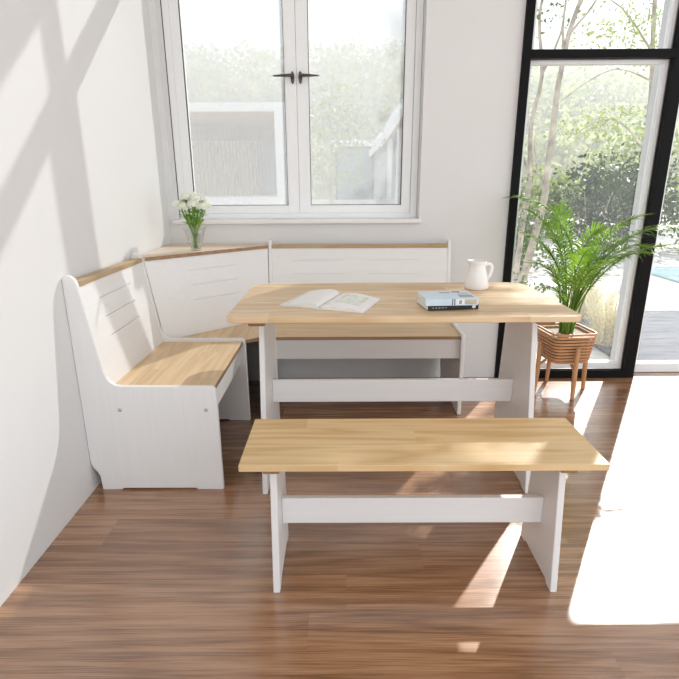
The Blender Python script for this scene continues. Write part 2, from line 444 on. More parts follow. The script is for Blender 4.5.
def high_back_bench(name, loc, rz, L, cols, label):
    """local frame: x out from the wall, y along the bench"""
    r = thing(name, loc, label, 'bench', 'corner dining bench units', rz=rz, world=False)
    T = .02
    for k, (a, b) in enumerate(((0, T), (L-T, L))):
        pn = MB().prism(panel_profile(), a, b, 1).build('side_panel', 'white', r, .004, 3)
        for u in (.146, .478):
            y, q = (a, -1) if k == 0 else (b, 1)
            m = MB(); prof = [(0.0, .0045), (.004, .004), (.0068, .0025), (.0075, 0)]
            seg = 14; vv = []
            for rr, hh in prof: vv += [(u+rr*math.cos(2*PI*i/seg), y+q*hh, .351+rr*math.sin(2*PI*i/seg)) for i in range(seg)]
            m.add(vv, [(i*seg+j, i*seg+(j+1) % seg, (i+1)*seg+(j+1) % seg, (i+1)*seg+j) for i in range(3) for j in range(seg)], True)
            m.build('bolt', 'screw', pn)
    # sloping backrest board
    def P(v, s, dd):
        z = .430+s*(.828-.430); x = .116+s*(.056-.116)-.006
        return (x-dd, v, z)
    vs = [T+.0005]
    for a, b in cols: vs += [a, b]
    vs.append(L-T-.0005)
    ss = [0]; rows = []
    for zc in (.61, .686, .762):
        rows.append(len(ss)); sc = (zc-.430)/.398; ss += [sc-.0045, sc+.0045]
    ss.append(1)
    slots = {(1+2*i, j) for i in range(len(cols)) for j in rows}
    slot_board(P, vs, ss, slots, .016, .005).build('backrest', 'whiteh', r)
    MB().box(.004, .054, T+.0005, L-T-.0005, .829, .848).build('top_rail', 'cap', r, .002)
    MB().box(.106, .506, T+.0005, L-T-.0005, .414, .432).build('seat', 'pine_y', r, .003)
    MB().box(.5062, .5085, T+.0005, L-T-.0005, .4145, .430).build('edge_strip', 'edge', r)
    MB().box(.470, .488, T+.0005, L-T-.0005, .305, .4135).build('apron', 'whiteh', r, .002)
    MB().box(.02, .036, T+.0005, L-T-.0005, .30, .413).build('rear_rail', 'whiteh', r, .002)
    return r
LB = high_back_bench('high_back_bench', (WX+.001, 1.837, 0), 0, .66, [(.15, .455)],
    'short white high back bench with pine seat along the left wall')
BB = high_back_bench('high_back_bench', (-.416, 3.062, 0), -PI/2, 1.052, [(.14, .435), (.575, .87)],
    'long white high back bench with pine seat along the back wall under the window')

c = thing('corner_seat', (-.75, 2.80, 0), 'white corner seat unit with slanted backrest and triangular wooden shelf between the two benches', 'corner seat', 'corner dining bench units')
A1, B1 = Vector((-.947, 2.4985)), Vector((-.4175, 3.008))       # top front line of the slanted back
A0, B0 = Vector((-.885, 2.4985)), Vector((-.4175, 2.949))
def PC(v, s, dd):
    a = A0.lerp(A1, s); b = B0.lerp(B1, s); q = a.lerp(b, v)
    n = Vector((-.69, .72)); return (q.x+n.x*dd, q.y+n.y*dd, .431+s*(.8295-.431))
ss = [0]; rows = []
for zc in (.61, .686, .762):
    rows.append(len(ss)); sc = (zc-.431)/.3985; ss += [sc-.0045, sc+.0045]
ss.append(1)
slot_board(PC, [.0015, .30, .70, .9985], ss, {(1, j) for j in rows}, .015, .005).build('backrest', 'whiteh', c)
MB().prism([(-.962, 2.4985), (-.941, 2.4985), (-.4175, 3.002), (-.4175, 3.095), (-.995, 3.095), (-.995, 2.4985)], .8305, .8495, 2).build('shelf', 'shelf', c, .002)
MB().prism([(-.9385, 2.4985), (-.4175, 2.9995), (-.4175, 3.0015), (-.9405, 2.4985)], .8310, .8485, 2).build('edge_strip', 'edge', c)
MB().prism([(-.4925, 2.4985), (-.4175, 2.5555), (-.4175, 2.5585), (-.4965, 2.4985)], .4125, .4295, 2).build('edge_strip', 'edge', c)
MB().prism([(-.985, 2.4985), (-.497, 2.4985), (-.4175, 2.559), (-.4175, 3.05), (-.985, 3.05)], .412, .430, 2).build('seat', 'pine_y', c, .003)
MB().box(-.99, -.972, 2.51, 3.07, 0, .411).build('support_panel', 'white', c, .002)
MB().box(-.97, -.43, 3.052, 3.07, 0, .411).build('support_panel', 'white', c, .002)
MB().box(-.99, -.972, 2.51, 3.07, .432, .830).build('rear_panel', 'white', c, .002)
MB().box(-.97, -.43, 3.07, 3.088, .432, .830).build('rear_panel', 'white', c, .002)

# ---- dining table -------------------------------------------------------------------
t = thing('dining_table', (.22, 2.07, 0), 'pine topped trestle dining table with white legs and stretcher behind the low bench', 'table')
def rrect(x0, x1, y0, y1, rf, rb):
    return (arc(x1-rf, y0+rf, rf, -90, 0, 8)+arc(x1-rb, y1-rb, rb, 0, 90, 10)+arc(x0+rb, y1-rb, rb, 90, 180, 10)+arc(x0+rf, y0+rf, rf, 180, 270, 8))
MB().prism(rrect(-.402, .843, 1.740, 2.395, .035, .085), .718, .740, 2).build('tabletop', 'pine_x', t, .004, 3)
def leg_poly(y0, y1, t0, t1, H, fw):
    return [(y0, 0), (y0+fw, 0), (y0+fw+.012, .012), (y1-fw-.012, .012), (y1-fw, 0), (y1, 0), (t1, H), (t0, H)]
for x in (-.314, .728):
    MB().prism(leg_poly(1.80, 2.29, 1.915, 2.215, .6915, .05), x, x+.021, 0).build('leg', 'white', t, .003)
    MB().box(x-.020, x+.041, 1.80, 2.31, .692, .7175).build('cleat', 'pine_cleat', t, .003)
MB().box(-.2925, .7275, 2.052, 2.072, .288, .388).build('stretcher', 'whitex', t, .003)

# ---- low bench ----------------------------------------------------------------------
b = thing('low_bench', (.226, 1.415, 0), 'long low backless bench with knotty pine top and white legs in front of the table', 'bench')
MB().box(-.284, .7375, 1.2664, 1.5635, .421, .4412).build('seat', 'pine_bench', b, .002)
for x in (-.207, .626):
    MB().prism(leg_poly(1.28, 1.55, 1.322, 1.508, .405, .035), x, x+.0205, 0).build('leg', 'white', b, .003)
    MB().box(x-.013, x+.033, 1.28, 1.55, .405, .4205).build('cleat', 'pine_cleat', b, .003)
MB().box(-.186, .6255, 1.395, 1.415, .162, .251).build('stretcher', 'whitex', b, .003)

# ------------------------------------------------------------------ things on the table
ZT = .7405
# open book
bk = thing('open_book', (-.04, 1.975, ZT), 'open white book with curled pages lying on the table', 'book')
e = Vector((.921, -.389, 0)); dv = Vector((.33, .944, 0)).normalized(); o0 = Vector((-.078, 1.861, ZT))
def sheet(prof_top, prof_bot, l0, l1, nl=8, curl=None):
    m = MB(); n = len(prof_top); ring = prof_top+prof_bot[::-1]; k = len(ring); v = []
    for i in range(nl+1):
        f = i/nl; l = l0+(l1-l0)*f
        for tt, zz in ring:
            q = o0+e*tt+dv*l+Vector((0, 0, zz*(1 if curl is None else curl(f, tt))))
            v.append(q)
    fs = [(i*k+j, i*k+(j+1) % k, (i+1)*k+(j+1) % k, (i+1)*k+j) for i in range(nl) for j in range(k)]
    m.add(v, fs, True); m.add(v[:k], [tuple(range(k))]); m.add(v[-k:], [tuple(range(k))[::-1]]); return m
xs = [i/12 for i in range(13)]
sheet([(-.166, .003), (0, .003), (.170, .003)], [(-.166, 0.0), (0, 0.0), (.170, 0.0)], -.004, .242, 2).build('cover', 'paper', bk)
rt = [(.004+.158*x, .004+.015*math.sin(PI*min(1, x*1.0+.08))**.8*(1-.55*x)+.003) for x in xs]
sheet(rt, [(a, .0035) for a, z in rt], 0, .238).build('page_block', 'paper', bk)
lt = [(-.004-.150*x, .004+.011*math.sin(PI*min(1, x+.08))**.8*(1-.6*x)+.002) for x in xs]
sheet(lt, [(a, .0035) for a, z in lt], 0, .238).build('page_block', 'paper', bk)
cu = [(-.004-.138*x, .006+.018*math.sin(PI*(.10+.80*x**.55))) for x in xs]
sheet(cu, [(a, z-.0025) for a, z in cu], .004, .236, 8, lambda f, tt: .72+.42*f).build('lifted_pages', 'paper', bk)
ph = [(.040+.095*x, np.interp(.040+.095*x, [a for a, z in rt], [z for a, z in rt])+.0006) for x in xs]
ph = [(a, float(z)) for a, z in ph]
sheet(ph, [(a, z-.0004) for a, z in ph], .06, .20).build('printed_picture', 'photo', bk)

def closed_book(name, c, rz, w_, d_, z0, h, cover, label, t_=.0022):
    r = thing(name, (c[0], c[1], z0), label, 'book', rz=rz, world=False)
    m = MB(); m.box(-w_/2, w_/2, -d_/2, d_/2, 0, t_); m.box(-w_/2, w_/2, -d_/2, d_/2, h-t_, h); m.box(-w_/2, w_/2, -d_/2, -d_/2+t_, t_, h-t_)
    m.build('cover', cover, r, .0008)
    MB().box(-w_/2+t_, w_/2-.003, -d_/2+t_+.0003, d_/2-.003, t_+.0003, h-t_-.0003).build('page_block', 'paper', r)
    return r
br = closed_book('paperback_book', (.398, 1.908), .15, .192, .140, ZT, .0195, 'bookblack', 'black paperback book with white pages at the bottom of the stack', .0011)
m = MB(); cc = [(.078+.0075*math.cos(2*PI*i/16), .010+.0058*math.sin(2*PI*i/16)) for i in range(16)]
m.prism(cc, -.0706, -.0700, 1).build('spine_emblem', 'paper', br)
for k in range(5): MB().box(-.08+k*.012, -.073+k*.012, -.0704, -.0700, .008, .0115).build('spine_lettering', 'bookgrey', br)
b2 = closed_book('paperback_book', (.394, 1.893), .065, .192, .142, ZT+.0200, .0255, 'bookblue', 'pale blue illustrated paperback book on top of the black one')
yq = -.0713
MB().box(.016, .045, yq, -.071, .0035, .022).build('spine_label', 'paper', b2)
MB().box(.026, .036, yq-.0003, yq, .006, .019).build('spine_mark', 'bookgrey', b2)
MB().box(.047, .090, yq, -.071, .0045, .0215).build('spine_panel', 'booktan', b2)
MB().box(.0, .004, yq, -.071, .001, .0245).build('spine_band', 'booknavy', b2)
MB().box(.008, .012, yq, -.071, .001, .0245).build('spine_band', 'booknavy', b2)
for (x0, x1, y0, y1, mt) in ((.036, .088, -.05, -.005, 'bookgrey'), (.045, .085, .01, .03, 'booktan'), (.03, .06, .04, .06, 'booknavy'), (-.02, .02, .03, .05, 'bookgrey'), (.05, .088, -.066, -.055, 'paper')):
    MB().box(x0, x1, y0, y1, .0255, .0258).build('cover_print', mt, b2)

# jug
j = thing('jug', (.590, 2.236, ZT), 'white ceramic jug with a side handle at the back right of the table', 'jug')
prof = [(.0, 0), (.044, 0), (.049, .003), (.0515, .012), (.051, .028), (.046, .055), (.039, .078), (.034, .094), (.032, .104), (.034, .112), (.039, .121),
        (.0375, .1225), (.032, .112), (.0295, .104), (.0315, .092), (.043, .055), (.048, .02), (.044, .006), (0, .005)]
seg = 40; v = []
for rr, zz in prof:
    for k in range(seg):
        q = 2*PI*k/seg; lip = max(0, (zz-.098)/.024); g = max(0, math.cos(q-PI))**6
        r2 = rr+lip*g*.014; v.append((.590+r2*math.cos(q), 2.236+r2*math.sin(q), ZT+zz+lip*g*.004))
m = MB(); m.add(v, [(i*seg+k, i*seg+(k+1) % seg, (i+1)*seg+(k+1) % seg, (i+1)*seg+k) for i in range(len(prof)-1) for k in range(seg)], True)
m.build('body', 'porcelain', j)
hp = [(.031, .102), (.042, .109), (.054, .108), (.061, .100), (.0625, .086), (.059, .068), (.053, .052), (.045, .043)]
MB().tube([(.590+x, 2.236, ZT+z) for x, z in hp], [.0055, .0055, .005, .005, .0048, .0045, .0045, .005], 10, flat=1.5).build('handle', 'porcelain', j)

# ------------------------------------------------------------------ vase of flowers
VX, VY, VZ = -.765, 2.77, .8500
vs_ = thing('glass_vase', (VX, VY, VZ), 'small clear tapered glass vase holding white flowers on the corner shelf', 'vase')
MB().lathe([(.0, .0), (.024, 0), (.027, .002), (.036, .04), (.047, .08), (.060, .118), (.0585, .118), (.0455, .08), (.0345, .04), (.0245, .008), (0, .007)], (VX, VY, VZ), 32).build('body', 'vase', vs_)
def flower(i, tip, base, rb):
    fl = thing('flower', base, 'white round headed flower on a green stem standing in the glass vase', 'flower', 'white flowers in the glass vase')
    b0 = Vector(base); t0 = Vector(tip); mid = b0.lerp(t0, .5)+Vector((0, 0, .012))
    mid.x = VX+(mid.x-VX)*.72; mid.y = VY+(mid.y-VY)*.72
    pts = [(b0*(1-q)**2+mid*2*q*(1-q)+t0*q*q) for q in [k/8 for k in range(9)]]
    MB().tube(pts, [.0026]*9, 6).build('stem', 'stemgreen', fl)
    m = MB(); n = 95                                   # domed head of florets
    k = np.arange(n)+.5; phi = np.arccos(1-1.35*k/n); th = PI*(1+5**.5)*k
    for p, q in zip(phi, th):
        nd = Vector((math.cos(q)*math.sin(p), math.sin(q)*math.sin(p), math.cos(p)*.8))
        c0 = t0+nd*rb*R.uniform(.82, 1.12); sz = rb*.20
        a = nd.orthogonal().normalized(); bb = nd.cross(a).normalized(); w0 = R.uniform(0, PI)
        for s5 in range(4):
            an = w0+s5*PI/2; dd = a*math.cos(an)+bb*math.sin(an); ee = a*-math.sin(an)+bb*math.cos(an)
            m.add([c0, c0+dd*sz*.6+ee*sz*.4+nd*sz*.25, c0+dd*sz+nd*sz*.15, c0+dd*sz*.6-ee*sz*.4+nd*sz*.25], [(0, 1, 2, 3)])
    m.build('bloom', 'bloom', fl)
    m = MB(); m.lathe([(.001, -rb*.35), (rb*.5, -rb*.2), (rb*.78, .1*rb), (rb*.7, .45*rb), (.001, .75*rb)], tuple(t0), 12)
    m.build('flower_base', 'flowerbase', fl)
    m = MB()
    for s5 in range(20):
        q = R.uniform(.50, .97); p = b0*(1-q)**2+mid*2*q*(1-q)+t0*q*q
        an = R.uniform(0, 2*PI); dd = Vector((math.cos(an), math.sin(an), R.uniform(.1, 1.0))).normalized(); ee = dd.cross(Vector((0, 0, 1))).normalized()
        ln = R.uniform(.022, .042)
        m.add([p, p+dd*ln*.5+ee*ln*.2, p+dd*ln-Vector((0, 0, ln*.15)), p+dd*ln*.5-ee*ln*.2], [(0, 1, 2, 3)])
    m.build('foliage', 'stemgreen', fl)
tips = [(0, 0, .276)]
for i in range(5): tips.append((.042*math.cos(i*1.257+.3), .042*math.sin(i*1.257+.3), .262+.006*(i % 2)))
for i in range(9): tips.append((.071*math.cos(i*.698+.1), .071*math.sin(i*.698+.1), .222+.012*(i % 2)))
for i, (x, y, z) in enumerate(tips):
    an = math.atan2(y, x); flower(i, (VX+x, VY+y, VZ+z), (VX-.010*math.cos(an), VY-.010*math.sin(an), VZ+.009), .027)

# ------------------------------------------------------------------ potted palm
PX, PY = 1.300, 2.890
p = thing('potted_palm', (PX, PY, 0), 'green areca palm in a slatted wooden basket planter with four legs by the glass door', 'plant')
rz = .10; ca, sa = math.cos(rz), math.sin(rz)
def rot(x, y): return (PX+x*ca-y*sa, PY+x*sa+y*ca)
def rsq(h, r, n=6):
    return arc(h-r, -h+r, r, -90, 0, n)+arc(h-r, h-r, r, 0, 90, n)+arc(-h+r, h-r, r, 90, 180, n)+arc(-h+r, -h+r, r, 180, 270, n)
NS = 10
for i in range(NS):
    fz = i/(NS-1); z = .198+.168*fz; h = .112+.019*fz; r = .045
    if i == 0: h -= .006
    ring_o = rsq(h, r); ring_i = rsq(h-.010, r-.008)
    k = len(ring_o); v = []
    for ring, zz in ((ring_o, z), (ring_o, z+.0130), (ring_i, z+.0130), (ring_i, z)):
        v += [(*rot(x, y), zz) for x, y in ring]
    m = MB(); m.add(v, [(a*k+q, a*k+(q+1) % k, ((a+1) % 4)*k+(q+1) % k, ((a+1) % 4)*k+q) for a in range(4) for q in range(k)])
    m.build('slat', 'rattan', p, .0015)
lin = rsq(.098, .035); m = MB().prism([rot(x, y) for x, y in lin], .202, .345, 2); m.build('liner', 'potliner', p)
m = MB().prism([rot(x, y) for x, y in rsq(.115, .035)], .345, .352, 2); m.build('soil', 'soil', p)
for k, (lx, ly) in enumerate(((0, -1), (1, 0), (0, 1), (-1, 0))):
    q = .140; m = MB()
    tops = []
    x0, y0 = rot(lx*.146, ly*.146); x1, y1 = rot(lx*.152, ly*.152)
    m.tube([(x1, y1, 0), (x0, y0, .12), (x0, y0, .30), (x0, y0, .305)], [.0105, .0135, .0125, .009], 12)
    xb, yb = rot(lx*.10, ly*.10); m.tube([(x0, y0, .165), (xb, yb, .190)], .009, 8)
    m.build('leg', 'rattan', p)
def frond(az, L, lean, droop, nleaf, ll, base, start=.5, clampy=3.045):
    m = MB(); pts = []; N = 16
    q = Vector(base); el = PI/2-lean; sp = L/N
    hd = Vector((math.cos(az), math.sin(az), 0))
    for i in range(N+1):
        pts.append(q.copy()); q = q+(hd*math.cos(el)+Vector((0, 0, 1))*math.sin(el))*sp
        el -= droop/N*(.25+1.9*(i/N)**1.5)
    for a in pts: a.y = min(a.y, clampy)
    m.tube(pts, [.0050*(1-.85*i/N)+.0007 for i in range(N+1)], 6)
    side0 = hd.cross(Vector((0, 0, 1)))
    for i in range(nleaf):
        f = start+(1-start)*(i+.5)/nleaf; fi = f*N; a = int(min(N-1, fi)); pp = pts[a].lerp(pts[a+1], fi-a)
        tg = (pts[a+1]-pts[a]).normalized() if (pts[a+1]-pts[a]).length > 1e-6 else hd
        up = side0.cross(tg).normalized()
        g = (i+.5)/nleaf; env = math.sin(PI*(.22+.66*g))
        for sgn in (-1, 1):
            l = ll*env*R.uniform(.85, 1.12)
            dirv = (tg*(.55+.6*g)+side0*sgn*R.uniform(.65, .95)+up*R.uniform(.05, .3)).normalized()
            wv = dirv.cross(up).normalized(); wd = .0046*R.uniform(.8, 1.2)
            cs = []; c0 = pp.copy(); dcur = dirv.copy()
            for s5 in range(5):
                cs.append(c0.copy()); c0 = c0+dcur*l/4; dcur = (dcur+Vector((0, 0, -.22-.16*s5))*(l/.16)).normalized()
            ws = [.35, 1.0, .95, .6, .04]; v = []
            for c1, ww in zip(cs, ws):
                c1.y = min(c1.y, clampy+.01)
                v += [c1-wv*wd*ww, c1+up*-.0015*ww, c1+wv*wd*ww]
            m.add(v, [(s5*3+h, s5*3+h+1, s5*3+h+4, s5*3+h+3) for s5 in range(4) for h in (0, 1)], True)
    return m.build('frond', 'palm', p)
def pbase(az, r=.03): return (PX+r*math.cos(az)+R.uniform(-.012, .012), PY+r*math.sin(az)+R.uniform(-.012, .012), .346)
spec = [  # azimuth deg, length, lean, droop, leaflets, leaflet length, leaflet start
 (165, .97, -.10, 2.0, 34, .16, .48), (176, .70, .06, 1.5, 24, .13, .46), (100, .78, .05, 1.1, 24, .13, .48), (200, .58, .14, 1.7, 22, .11, .46),
 (-12, .86, .16, 1.8, 28, .17, .44), (-30, .82, .26, 1.9, 27, .17, .42), (12, .76, .28, 1.8, 24, .14, .44), (-45, .68, .16, 1.7, 22, .14, .46),
 (0, .66, .08, 1.4, 22, .13, .48), (-95, .62, .06, 1.4, 22, .12, .48), (50, .70, .10, 1.3, 22, .12, .50), (215, .46, .24, 1.9, 16, .09, .44),
 (25, .54, .32, 1.8, 16, .10, .44), (-70, .58, .12, 1.5, 18, .11, .46), (150, .60, .05, 1.2, 18, .11, .50), (-55, .80, .03, 1.4, 24, .14, .50), (190, .80, .03, 1.3, 22, .13, .52)]
for az, L, ln, dr, nl, ll, st in spec:
    a = math.radians(az); frond(a, L, ln, dr, nl, ll, pbase(R.uniform(0, 2*PI), R.uniform(0, .03)), st)
for i in range(10):
    a = R.uniform(0, 2*PI); frond(a, R.uniform(.34, .46), R.uniform(.02, .2), R.uniform(.4, 1.0), 5, .08, pbase(a, .03), .70)

# ------------------------------------------------------------------ outdoors
GZ = -.06
def ground_box(name, x0, x1, y0, y1, z0, z1, mat): return struct(name, MB().box(x0, x1, y0, y1, z0, z1), mat)
ground_box('ground', -60, 80, BY+TH+.002, 26, GZ-.3, GZ-.012, 'ground')
ground_box('terrace', 2.02, 9, BY+TH+.01, 5.05, GZ-.01, GZ+.01, 'deck')
ground_box('path', 2.6, 12, 5.06, 6.5, GZ-.01, GZ+.02, 'coping')
tag(MB().box(4.4, 12, 6.52, 7.9, GZ-.01, GZ+.015).build('pool_water', 'water'), 'pale blue strip of pool water beyond the terrace on the right', 'water', kind='stuff')

def hill_z(x, y):
    f = min(1, max(0, (y-27)/34)); f = f*f*(3-2*f)
    return GZ+f*(11.0-.030*x+.7*math.sin(x*.11+1.0)+.4*math.sin(x*.27))
m = MB(); nx, ny = 50, 24; v = []
for jy in range(ny):
    y = 26+jy*2.6
    for ix in range(nx): x = -60+ix*2.9; v.append((x, y, hill_z(x, y)-.02))
m.add(v, [(a*nx+b_, a*nx+b_+1, (a+1)*nx+b_+1, (a+1)*nx+b_) for a in range(ny-1) for b_ in range(nx-1)], True)
struct('hillside', m, 'hill')
m = MB()
def crown(m, c, rx, rz_, n, size, aspect=.6, drop=0):
    d = NR.normal(size=(n, 3)); d /= np.linalg.norm(d, axis=1)[:, None]
    rr = NR.uniform(.55, 1.0, size=(n, 1))**.6*(1+.22*np.sin(d[:, :1]*5+d[:, 1:2]*4+c[0]))
    cen = np.array(c)+d*rr*np.array([rx, rx, rz_]); m.leaves(cen, size, aspect, drop)
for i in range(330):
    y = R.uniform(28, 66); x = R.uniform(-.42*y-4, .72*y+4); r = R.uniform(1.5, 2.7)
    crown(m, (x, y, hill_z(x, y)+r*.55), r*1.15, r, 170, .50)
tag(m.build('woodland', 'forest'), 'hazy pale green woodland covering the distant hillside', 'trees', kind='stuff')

def poly_pts(pts, n=14, wob=.0):
    out = []
    for i in range(n+1):
        f = i/n*(len(pts)-1); a = min(len(pts)-2, int(f)); g = f-a
        p0 = Vector(pts[max(a-1, 0)]); p1 = Vector(pts[a]); p2 = Vector(pts[a+1]); p3 = Vector(pts[min(a+2, len(pts)-1)])
        q = .5*((2*p1)+(p2-p0)*g+(2*p0-5*p1+4*p2-p3)*g*g+(3*p1-p0-3*p2+p3)*g**3)
        out.append(q+Vector((R.uniform(-wob, wob), R.uniform(-wob, wob), 0)))
    return out
def slender_tree(loc, label, trunk, r0, branches, clouds, leaf, lsize, group='slender trees outside the glass'):
    o = thing('slender_tree', loc, label, 'tree', group)
    tp = poly_pts(trunk, 18, .008); tr = MB().tube(tp, [r0*(1-.7*i/18) for i in range(19)], 9).build('trunk', 'bark', o)
    for bpts, br_ in branches:
        bp = poly_pts(bpts, 10, .008); MB().tube(bp, [br_*(1-.75*i/10) for i in range(11)], 7).build('branch', 'bark', o)
    m = MB()
    for (cc, rx, ry, rzz, n) in clouds:
        cen = np.array(cc)+np.clip(NR.normal(size=(n, 3)), -1.7, 1.7)*np.array([rx, ry, rzz])*.5; m.leaves(cen, lsize, .42)
    m.build('foliage', leaf, o); return o
YT_ = 6.0
slender_tree((2.03, 6.2, GZ), 'slender pale trunked tree nearest the black jamb of the glazed wall', [(2.10, 6.2, GZ-.02), (2.12, 6.2, .5), (2.15, 6.2, 1.2), (2.12, 6.2, 1.8), (2.18, 6.2, 2.3), (2.10, 6.2, 2.9), (2.22, 6.1, 3.6)], .036,
    [([(2.15, 6.2, 1.2), (2.02, 6.15, 1.6), (1.96, 6.1, 2.1)], .016), ([(2.18, 6.2, 2.3), (2.34, 6.2, 2.7), (2.36, 6.2, 3.4)], .018), ([(2.02, 6.2, .7), (2.16, 6.1, 1.15), (2.2, 6.1, 1.3)], .012)],
    [((2.1, 6.2, 3.25), .5, .5, .35, 220), ((2.0, 6.1, 1.0), .25, .3, .35, 70), ((2.05, 6.2, 2.95), .5, .4, .3, 120)], 'tree_leaf', .06)
slender_tree((2.10, 5.9, GZ), 'leaning slender tree with a thick pale base beside the palm outside', [(2.06, 5.9, GZ-.02), (2.14, 5.9, .4), (2.22, 5.9, .9), (2.24, 5.9, 1.4), (2.26, 5.9, 2.0), (2.30, 5.9, 2.6), (2.44, 5.9, 3.1), (2.44, 5.9, 3.8)], .048,
    [([(2.23, 5.9, 1.1), (2.10, 5.9, 1.4), (2.05, 5.85, 1.75)], .014), ([(2.28, 5.9, 2.35), (2.24, 5.9, 2.9), (2.30, 5.9, 3.4)], .016), ([(2.30, 5.9, 2.6), (2.58, 5.9, 3.0), (2.66, 5.9, 3.6)], .013)],
    [((2.35, 5.9, 3.35), .6, .5, .35, 200), ((2.16, 5.9, .75), .3, .3, .3, 60)], 'tree_leaf', .06)
slender_tree((3.9, 7.2, GZ), 'tall feathery tree with drooping light green sprays behind the palm', [(4.1, 7.2, GZ-.02), (4.0, 7.2, 1.0), (3.95, 7.2, 2.2), (3.8, 7.2, 3.4), (3.7, 7.2, 4.4)], .05,
    [([(3.98, 7.2, 1.6), (3.4, 7.0, 1.95), (2.8, 6.8, 1.72)], .016), ([(3.95, 7.2, 2.4), (3.3, 7.0, 2.5), (2.55, 6.8, 2.05)], .012), ([(3.9, 7.2, 2.7), (3.4, 7.0, 3.1), (3.0, 6.9, 3.3)], .016), ([(3.8, 7.2, 3.5), (3.4, 6.8, 4.0), (2.75, 5.9, 4.0)], .018)],
    [((3.0, 6.8, 1.80), .55, .3, .12, 150), ((3.4, 6.95, 1.98), .5, .3, .12, 130), ((3.45, 7, 2.9), .8, .6, .36, 520), ((3.9, 7.1, 2.85), .7, .6, .36, 320), ((2.68, 5.9, 3.95), .62, .4, .5, 2800), ((2.95, 6.1, 4.56), .80, .3, .25, 2300)], 'pale_leaf', .06)  # last branch and last two clouds: unseen, added to shade table and bench

def shrub(loc, rx, rz_, n, size, leaf, label, drop=0, parts=4):
    o = thing('shrub', loc, label, 'shrub', 'shrubs in the garden')
    m = MB(); L = Vector(loc)
    for i in range(parts):
        a = i*2*PI/parts+.4; cc = L+Vector((math.cos(a)*rx*.42, math.sin(a)*rx*.42, rz_*(.95+.25*math.sin(i*2.1))))
        crown(m, tuple(cc), rx*.68, rz_*.85, n//parts, size, .5, drop)
    m.build('foliage', leaf, o)
    m = MB()
    for i in range(5):
        a = i*1.26; m.tube([L+Vector((math.cos(a)*.04, math.sin(a)*.04, -.01)), L+Vector((math.cos(a)*rx*.3, math.sin(a)*rx*.3, rz_*.8)), L+Vector((math.cos(a)*rx*.5, math.sin(a)*rx*.5, rz_*1.3))], [.02, .014, .006], 6)
    m.build('stem', 'bark', o); return o
shrub((4.35, 9.2, GZ), .72, .85, 1900, .10, 'bush_leaf', 'dense dark leaved shrub directly behind the palm')
shrub((5.6, 10.4, GZ), .95, .95, 1900, .11, 'bush_leaf', 'broad dark shrub behind the white sash right of the palm')
shrub((3.35, 9.9, GZ), .5, .42, 700, .10, 'tree_leaf', 'mid green shrub between the slender trunks and the dark shrub')
shrub((2.62, 7.6, GZ), .38, .28, 420, .08, 'tree_leaf', 'low green shrub at the foot of the leaning tree')
shrub((1.72, 5.0, GZ), .26, .20, 260, .06, 'tree_leaf', 'small bright shrub low beside the black jamb')
shrub((7.4, 10.2, GZ), 1.1, .85, 1500, .14, 'tree_leaf', 'green shrub beyond the pool seen through the white door')
shrub((9.6, 11.5, GZ), 1.3, 1.3, 1500, .16, 'bush_leaf', 'tall dark shrub beyond the pool farthest right')
shrub((5.2, 13.2, GZ), 1.0, .8, 1300, .18, 'pale_leaf', 'pale rounded shrub far behind the slender trunks')
shrub((8.6, 15.5, GZ), 1.6, 1.6, 1500, .2, 'pale_leaf', 'large pale shrub farthest back behind the dark shrubs')

def grass_clump(loc, rad, h, n, label):
    o = thing('ornamental_grass', loc, label, 'grass', 'dry grass clumps by the glass', kind='stuff')
    m = MB(); L = Vector(loc)
    for i in range(n):
        a = R.uniform(0, 2*PI); q = rad*math.sqrt(R.random()); b0 = L+Vector((q*.5*math.cos(a), q*.5*math.sin(a), -.01))
        ln = h*R.uniform(.6, 1.1); out = Vector((math.cos(a), math.sin(a), 0))*q*R.uniform(.5, 1.6)
        sd = Vector((-math.sin(a), math.cos(a), 0))*.0028
        v = []
        for k in range(5):
            f = k/4; c0 = b0+out*f**1.8+Vector((0, 0, ln*(f-.22*f**3))); ww = 1-.85*f; v += [c0-sd*ww, c0+sd*ww]
        m.add(v, [(2*k, 2*k+1, 2*k+3, 2*k+2) for k in range(4)])
    m.build('blades', 'grass', o); return o
grass_clump((2.14, 4.0, GZ), .24, .62, 520, 'dry golden grass clump just outside behind the planter')
grass_clump((1.74, 4.25, GZ), .2, .50, 420, 'dry golden grass clump outside, half hidden by the palm stems')
grass_clump((2.34, 4.9, GZ), .26, .58, 420, 'dry golden grass clump farther back by the terrace edge')

# ---- neighbouring buildings seen through the casement window ------------------------
g = thing('pavilion', (-4.3, 17.5, GZ), 'white framed pavilion with sheer curtains seen through the left window pane', 'building')
MB().box(-8.5, -1.57, 16.0, 20.0, 3.19, 3.42).build('roof_slab', 'render', g)
MB().box(-1.88, -1.57, 16.0, 20.0, .83, 3.189).build('side_wall', 'render', g)
MB().box(-8.5, -1.57, 16.0, 20.0, GZ-.02, .829).build('plinth', 'render', g)
MB().box(-8.49, -1.885, 16.15, 19.3, 3.172, 3.188).build('soffit', 'soffit', g)
bt = MB(); bt.box(-8.49, -1.885, 19.3, 19.36, 2.62, 3.17)
for i in range(44): bt.box(-8.4+i*.148, -8.4+i*.148+.05, 19.24, 19.30, 2.62, 3.17)
bt.build('timber_band', 'battens', g)
MB().box(-8.49, -1.885, 19.4, 19.44, .83, 3.17).build('glazing', 'houseglass', g)
cu = MB(); v = []; n = 420
for i in range(n+1):
    x = -8.4+i*(5.55/n); y = 18.9+.10*math.sin(i*2*PI/12)
    v += [(x, y, .832), (x, y-.0, 2.62)]
cu.add(v, [(2*i, 2*i+2, 2*i+3, 2*i+1) for i in range(n)], True); cu.build('sheer_curtain', 'sheer', g)
